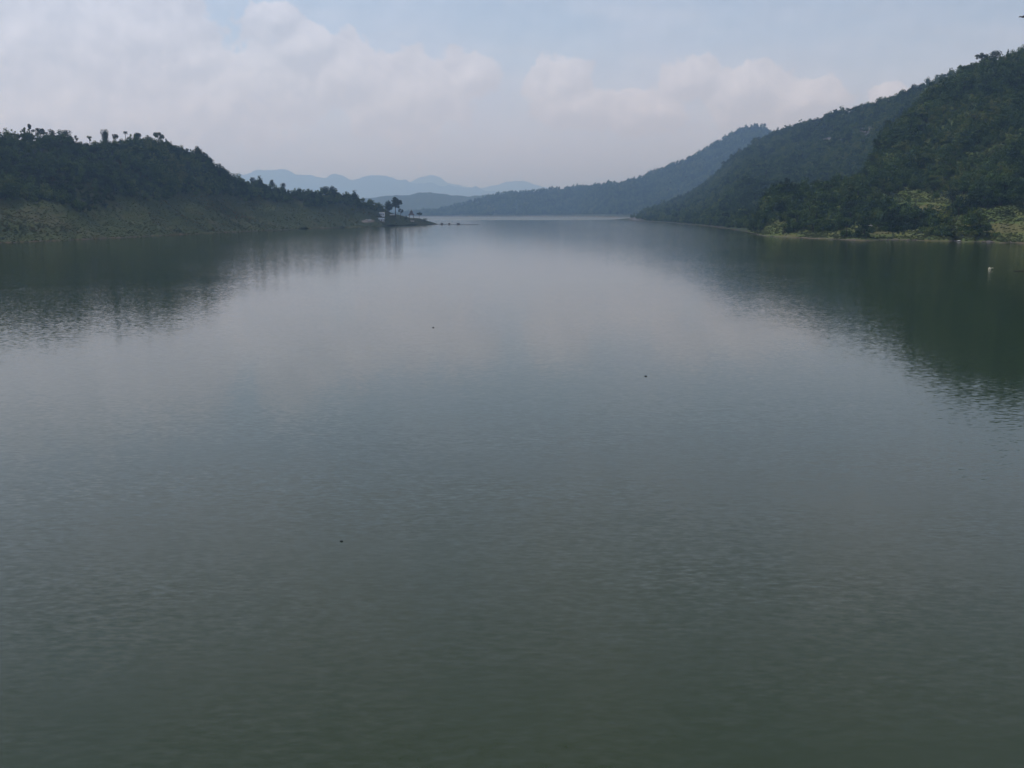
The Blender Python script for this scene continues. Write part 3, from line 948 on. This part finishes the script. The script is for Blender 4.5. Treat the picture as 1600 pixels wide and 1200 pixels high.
# ------------------------------------------------------------------ rocks, huts, floats
ROCK = principled('rock', None, 0.9, 0.15, lambda N, b: N.t.links.new(
    N.ramp(N.noise(N.add('ShaderNodeNewGeometry').outputs['Position'], 0.8, 5, 0.6), [(0.3, (0.10, 0.088, 0.08)), (0.7, (0.27, 0.24, 0.22))]), b.inputs['Base Color']))
PALE_ROCK = principled('pale_rock', (0.42, 0.40, 0.38), 0.9, 0.15)


def rock_mesh(name, seed, mat):
    import bmesh
    bm = bmesh.new()
    bmesh.ops.create_icosphere(bm, subdivisions=2, radius=1)
    r = np.random.default_rng(seed)
    cut = [(lambda n: n / np.linalg.norm(n))(r.normal(size=3)) for _ in range(7)]
    for v_ in bm.verts:
        c = np.array(v_.co)
        for n_ in cut:
            d_ = c @ n_ - 0.62
            if d_ > 0: c = c - n_ * d_
        v_.co = c * np.array([1.2, 0.9, 0.75])
    me = bpy.data.meshes.new(name)
    bm.to_mesh(me); bm.free()
    me.materials.append(mat)
    return me


ORD = ['first', 'second', 'third', 'fourth', 'fifth', 'sixth', 'seventh', 'eighth']
RM = [rock_mesh('boulder', 400 + i, ROCK) for i in range(4)]
for i, px in enumerate([1336, 1388, 1420, 1462, 1488, 1524, 1552, 1580]):
    s = np.interp(px, B.px, B.sy)
    p = on_water(px, s)
    p[1] += rng.uniform(1, 7)
    o = link('boulder', RM[i % 4], None, (p[0], p[1], 0.25))
    k = rng.uniform(0.7, 1.5)
    o.scale = (k * 1.2, k, k); o.rotation_euler = (0, 0, rng.uniform(0, 6))
    tag(o, ORD[i] + ' brown grey boulder from the left along the right waterline', 'boulder', 'boulders on the right waterline')
p = on_water(1501, 377.6)
o = link('boulder', rock_mesh('boulder', 420, PALE_ROCK), None, (p[0], p[1] + 1, 0.4)); o.scale = (1.7, 1.1, 0.9)
tag(o, 'palest boulder at the right waterline', 'boulder')
o = link('boulder', rock_mesh('boulder', 421, PALE_ROCK), None, tuple(B.at_row(1360, 353) + [0, 0, 0.6])); o.scale = (1.6, 1.3, 1.2)
tag(o, 'pale boulder among the bushes above the sandy beach', 'boulder')
# smaller stones
SV, SF = [], []
base = np.array([[1, 0, 0], [-.9, .1, 0], [0, 1, 0], [.1, -.9, 0], [0, 0, .8], [.05, 0, -.7]])
bf = [(0, 2, 4), (2, 1, 4), (1, 3, 4), (3, 0, 4), (2, 0, 5), (1, 2, 5), (3, 1, 5), (0, 3, 5)]
for i in range(420):
    px = rng.uniform(1180, 1640)
    s = np.interp(px, B.px, B.sy)
    p = on_water(px, s); p[1] += rng.uniform(-1, 9)
    k = rng.uniform(0.2, 0.6); a = rng.uniform(0, 6)
    R_ = np.array([[math.cos(a), -math.sin(a), 0], [math.sin(a), math.cos(a), 0], [0, 0, 1]])
    q = (base * rng.uniform(.7, 1.2, (6, 1))) @ R_.T * k + [p[0], p[1], 0.2]
    SF += [tuple(j + len(SV) for j in f) for f in bf]
    SV += [tuple(x) for x in q]
o = link('shore_stones', mesh_from('shore_stones', SV, SF, ROCK))
tag(o, 'small stones strewn along the right waterline', 'stones', kind='stuff')

WHITE = principled('whitewash', None, 0.8, 0.2, lambda N, b: N.t.links.new(
    N.ramp(N.noise(None, 3.0, 5, 0.6), [(0.3, (0.50, 0.54, 0.59)), (0.65, (0.70, 0.74, 0.80))]), b.inputs['Base Color']))
TIN = principled('blue_tin', (0.20, 0.26, 0.32), 0.5, 0.4)
PALE_TIN = principled('pale_tin', (0.34, 0.36, 0.37), 0.5, 0.4)
DARKWOOD = principled('dark_wood', (0.06, 0.045, 0.035), 0.8, 0.2)
THATCH = principled('thatch', (0.07, 0.055, 0.045), 0.95, 0.1)
DARKGLASS = principled('window_dark', (0.02, 0.022, 0.025), 0.2, 0.5)
CONCRETE = principled('concrete', (0.42, 0.40, 0.38), 0.9, 0.2)
DRUM = principled('drum', (0.025, 0.03, 0.045), 0.6, 0.3)
ROPE = principled('rope', (0.06, 0.055, 0.05), 0.9, 0.1)
PLASTIC = principled('pale_plastic', (0.62, 0.58, 0.42), 0.45, 0.4)


def box(x0, x1, y0, y1, z0, z1):
    V = [(x0, y0, z0), (x1, y0, z0), (x1, y1, z0), (x0, y1, z0), (x0, y0, z1), (x1, y0, z1), (x1, y1, z1), (x0, y1, z1)]
    return V, [(0, 3, 2, 1), (4, 5, 6, 7), (0, 1, 5, 4), (1, 2, 6, 5), (2, 3, 7, 6), (3, 0, 4, 7)]


def gable(x0, x1, y0, y1, z0, z1, t=0.15, over=0.5):
    ym = (y0 + y1) / 2
    x0 -= over; x1 += over; y0 -= over; y1 += over
    pr = [(y0, z0), (ym, z1), (y1, z0), (y1, z0 + t), (ym, z1 + t), (y0, z0 + t)]
    V = [(x, y, z) for x in (x0, x1) for y, z in pr]
    F = [(i, (i + 1) % 6, (i + 1) % 6 + 6, i + 6) for i in range(6)]
    return V, F + [(0, 5, 4, 1), (1, 4, 3, 2), (6, 7, 10, 11), (7, 8, 9, 10)]


def empty(name, loc, rz=0.0):
    o = bpy.data.objects.new(name, None)
    COL.objects.link(o)
    o.location = tuple(loc); o.rotation_euler = (0, 0, rz)
    return o


def part(name, vf, mat, parent, loc=None):
    return link(name, mesh_from(name, *vf, mat), parent, loc)


# pale hut with a tin roof
p = A.at_row(596, 346)
h = empty('hut', p + [0, 0, -0.1], 0.1)
part('plinth', box(-4.4, 4.4, -2.7, 2.7, -1.0, 0.5), CONCRETE, h)
part('wall', box(-4.0, 4.0, -2.4, 2.4, 0.5, 3.4), WHITE, h)
part('roof', gable(-4.0, 4.0, -2.4, 2.4, 3.4, 5.0), TIN, h)
d = part('door', box(-0.5, 0.6, -2.46, -2.38, 0.5, 2.6), DARKWOOD, h)
for x in (-2.6, 2.3):
    w_ = part('window', box(x - .7, x + .7, -2.47, -2.37, 1.4, 2.6), WHITE, h)
    part('pane', box(x - .58, x + .58, -2.50, -2.475, 1.5, 2.5), DARKGLASS, w_)
for x in (-3.8, 0.0, 3.8):
    part('veranda_post', box(x - .1, x + .1, -3.2, -3.0, -0.9, 3.0), DARKWOOD, h)
tag(h, 'pale blue white hut with tin roof below the trees on the point', 'hut')
# two storey pale block behind it
p = A.at_row(597, 337.5)
h = empty('house', p + [0, 0, -0.3], -0.05)
part('wall', box(-3.6, 3.6, -2.5, 2.5, -0.8, 4.4), WHITE, h)
part('roof', gable(-3.6, 3.6, -2.5, 2.5, 4.4, 5.6), PALE_TIN, h)
for x in (-2.2, 0, 2.2):
    w_ = part('window', box(x - .6, x + .6, -2.56, -2.47, 1.9, 3.3), WHITE, h)
    part('pane', box(x - .5, x + .5, -2.59, -2.565, 2.0, 3.2), DARKGLASS, w_)
tag(h, 'pale house showing its roof above the blue white hut', 'house')
# open shelter
p = A.at_row(613, 341)
h = empty('shelter', p + [0, 0, -0.1], 0.05)
for x in (-3.2, 0.0, 3.2):
    for y in (-1.6, 1.6):
        part('post', box(x - .11, x + .11, y - .11, y + .11, -0.8, 4.6), DARKWOOD, h)
part('roof', gable(-3.2, 3.2, -1.6, 1.6, 4.6, 5.8), PALE_TIN, h)
part('bench', box(-2.8, 2.8, 0.9, 1.3, 0.35, 0.5), DARKWOOD, h)
tag(h, 'open shelter with light roof under the tall dark tree', 'shelter')
# pavilion with a stepped pointed roof
p = A.at_row(643, 345)
h = empty('pavilion', p + [0, 0, -0.2]); h.scale = (1.25, 1.25, 1.2)
part('floor', box(-3.0, 3.0, -3.0, 3.0, -1.0, 0.6), CONCRETE, h)
for x in (-2.6, 2.6):
    for y in (-2.6, 2.6):
        part('post', box(x - .14, x + .14, y - .14, y + .14, 0.6, 7.4), DARKWOOD, h)
part('railing', join([box(-2.5, 2.5, -2.7, -2.6, 1.4, 1.55), box(-2.5, 2.5, 2.6, 2.7, 1.4, 1.55), box(-2.7, -2.6, -2.5, 2.5, 1.4, 1.55), box(2.6, 2.7, -2.5, 2.5, 1.4, 1.55)]), DARKWOOD, h)


def pyramid(r0, r1, z0, z1):
    V = [(-r0, -r0, z0), (r0, -r0, z0), (r0, r0, z0), (-r0, r0, z0), (-r1, -r1, z1), (r1, -r1, z1), (r1, r1, z1), (-r1, r1, z1)]
    return V, [(0, 3, 2, 1), (4, 5, 6, 7), (0, 1, 5, 4), (1, 2, 6, 5), (2, 3, 7, 6), (3, 0, 4, 7)]


rf = part('roof', pyramid(3.9, 1.6, 7.4, 10.2), THATCH, h)
part('upper_roof', pyramid(2.2, 0.25, 10.9, 13.4), THATCH, rf)
part('lantern', box(-1.5, 1.5, -1.5, 1.5, 10.2, 10.9), DARKWOOD, rf)
part('finial', pyramid(0.22, 0.05, 13.4, 15.2), DARKWOOD, rf)
tag(h, 'dark pavilion with a pointed stepped roof near the tip of the point', 'pavilion')
# low retaining wall by the landing
p = A.at_row(574, 344)
h = empty('retaining_wall', p, 0.03)
part('wall', box(-5.0, 5.0, -0.3, 0.3, -1.0, 1.2), CONCRETE, h)
part('coping', box(-5.2, 5.2, -0.4, 0.4, 1.2, 1.4), WHITE, h)
tag(h, 'low pale wall by the landing left of the huts', 'wall')

# floating rafts off the tip
for i, (px, L_, lab) in enumerate([(690.5, 4.6, 'dark floating raft nearest the tip of the point'), (702, 3.6, 'middle one of the three dark floating rafts'),
                                   (716, 6.0, 'longest dark floating raft, farthest from the point')]):
    p = on_water(px, 351.0)
    h = empty('raft', (p[0], p[1], 0.0), 0.0)
    for y in (-0.9, 0.9):
        for k in range(max(2, int(L_ / 1.5))):
            x = -L_ / 2 + 0.75 + k * (L_ - 1.5) / max(1, int(L_ / 1.5) - 1)
            part('drum', tube([(x - 0.55, y, 0.12), (x - 0.5, y, 0.12), (x + 0.5, y, 0.12), (x + 0.55, y, 0.12)], [0.26, 0.34, 0.34, 0.26], 10), DRUM, h)
    part('deck', box(-L_ / 2, L_ / 2, -1.5, 1.5, 0.48, 0.62), DARKWOOD, h)
    sh = part('shed', box(-L_ * .38, L_ * .38, -1.1, 1.1, 0.62, 1.9), DARKWOOD, h)
    part('shed_roof', gable(-L_ * .38, L_ * .38, -1.1, 1.1, 1.9, 2.5, 0.1, 0.25), THATCH, sh)
    tag(h, lab, 'raft', 'rafts off the point')
a_, b_ = on_water(681, 350.9), on_water(748, 351.2)
pts = [tuple(a_ * (1 - t) + b_ * t + np.array([0, 2.2, 0.30 - a_[2] * 0])) for t in np.linspace(0, 1, 24)]
o = link('boom_line', mesh_from('boom_line', *tube(pts, [0.22] * 24, 6), ROPE))
tag(o, 'thin dark boom line linking the rafts to the point', 'boom')

# pale float and bamboo pole on the right water
p = on_water(1547.5, 421.5)
h = empty('float', (p[0], p[1], 0.0), 0.0)
can = part('can', tube([(-0.62, 0, 0.25), (-0.58, 0, 0.25), (-0.1, 0, 0.25), (0.0, 0, 0.27), (0.05, 0, 0.27)], [0.2, 0.42, 0.42, 0.22, 0.16], 12), PLASTIC, h)
part('cap', tube([(0.05, 0, 0.27), (0.16, 0, 0.27)], [0.12, 0.12], 10), WHITE, can)
part('handle', tube([(-0.5, 0, 0.66), (-0.4, 0, 0.76), (-0.15, 0, 0.76), (-0.05, 0, 0.62)], [0.04] * 4, 6), PLASTIC, can)
part('outrigger', tube([(-0.1, 0.05, 0.5), (0.5, 0.1, 0.54), (1.0, 0.15, 0.56)], [0.09, 0.1, 0.08], 8), PLASTIC, h)
part('mooring_stick', tube([(-0.35, 0.1, -1.0), (-0.33, 0.1, 0.9)], [0.06, 0.05], 6), PLASTIC, h)
tag(h, 'small pale yellow float on the dark water at right', 'float')
p = on_water(1592, 423.5)
o = link('bamboo_pole', mesh_from('bamboo_pole', *tube([(-1.7, 0, .03), (-.6, .05, .06), (.6, -.03, .06), (1.9, 0, .03)], [.06, .09, .09, .07], 8), DARKWOOD), None, (p[0], p[1], 0))
tag(o, 'dark bamboo pole floating at the right edge of the water', 'pole')


# floating debris
def debris(px, py, s, lab):
    p = on_water(px, py)
    V, F = join([tube([(-s * .5, 0, 0.02), (0, s * .1, s * .16), (s * .5, s * .02, .02)], [s * .14, s * .22, s * .1], 7),
                 tube([(s * .05, s * .05, s * .2), (s * .15, s * .15, s * .5)], [s * .07, s * .04], 5)])
    o = link('driftwood', mesh_from('driftwood', V, F, DRUM), None, (p[0], p[1], 0))
    tag(o, lab, 'driftwood')


debris(533.5, 846, 0.17, 'dark speck of driftwood on the near water, lowest of three')
debris(1009, 588, 0.30, 'dark speck of driftwood right of the middle of the lake')
debris(677, 512, 0.35, 'small dark speck of driftwood on the pale reflection, farthest of three')

# unclear mark in the top right corner, modelled as a bird
BIRD = principled('bird_feathers', (0.05, 0.03, 0.035), 0.8, 0.2)
bp = at_depth(1597.5, 27, 70)
bV, bF = join([tube([(-.16, 0, 0), (-.1, 0, .02), (0, 0, .02), (.1, 0, .01), (.2, 0, 0)], [.015, .04, .055, .04, .012], 8)])
bird = empty('bird', bp, 0.4)
part('body', (bV, bF), BIRD, bird)
for s in (-1, 1):
    wv = [(-.06, 0, .03), (.07, 0, .03), (.09, s * .17, .10), (-.03, s * .17, .12), (.10, s * .34, .05), (.04, s * .34, .06),
          (-.06, 0, .02), (.07, 0, .02), (.09, s * .17, .09), (-.03, s * .17, .11), (.10, s * .34, .045), (.04, s * .34, .055)]
    part('wing', (wv, [(0, 1, 2, 3), (3, 2, 4, 5), (6, 9, 8, 7), (9, 11, 10, 8), (1, 7, 8, 2), (2, 8, 10, 4), (0, 3, 9, 6), (3, 5, 11, 9)]), BIRD, bird)
part('tail', ([(.18, -.02, 0), (.18, .02, 0), (.30, .05, 0), (.30, -.05, 0), (.24, 0, .012)], [(0, 1, 4), (1, 2, 4), (2, 3, 4), (3, 0, 4), (0, 3, 2, 1)]), BIRD, bird)
tag(bird, 'small dark mark at the upper right corner, modelled as a bird in flight', 'bird')

# ------------------------------------------------------------------ haze
hz = bpy.data.materials.new('haze')
hz.use_nodes = True
N = Nodes(hz.node_tree)
vol = N.add('ShaderNodeVolumePrincipled')
vol.inputs['Color'].default_value = (0.43, 0.66, 1.0, 1)
vol.inputs['Density'].default_value = 1.2e-4
vol.inputs['Anisotropy'].default_value = 0.45
vol.inputs['Absorption Color'].default_value = (0.78, 0.78, 0.78, 1)
for nm in ('Density Attribute', 'Color Attribute', 'Temperature Attribute'):
    vol.inputs[nm].default_value = ''
om = N.add('ShaderNodeOutputMaterial')
N.t.links.new(vol.outputs[0], om.inputs['Volume'])
hz.cycles.homogeneous_volume = True
top = max(float(E1.P[:, :, 2].max()), float(E2.P[:, :, 2].max()), float(B.P[:, :, 2].max())) + 40
haze = link('haze', mesh_from('haze', *box(-34500, 34500, -2000, 42500, -15.5, top), hz))
tag(haze, 'bluish summer haze over the lake and hills', kind='stuff')
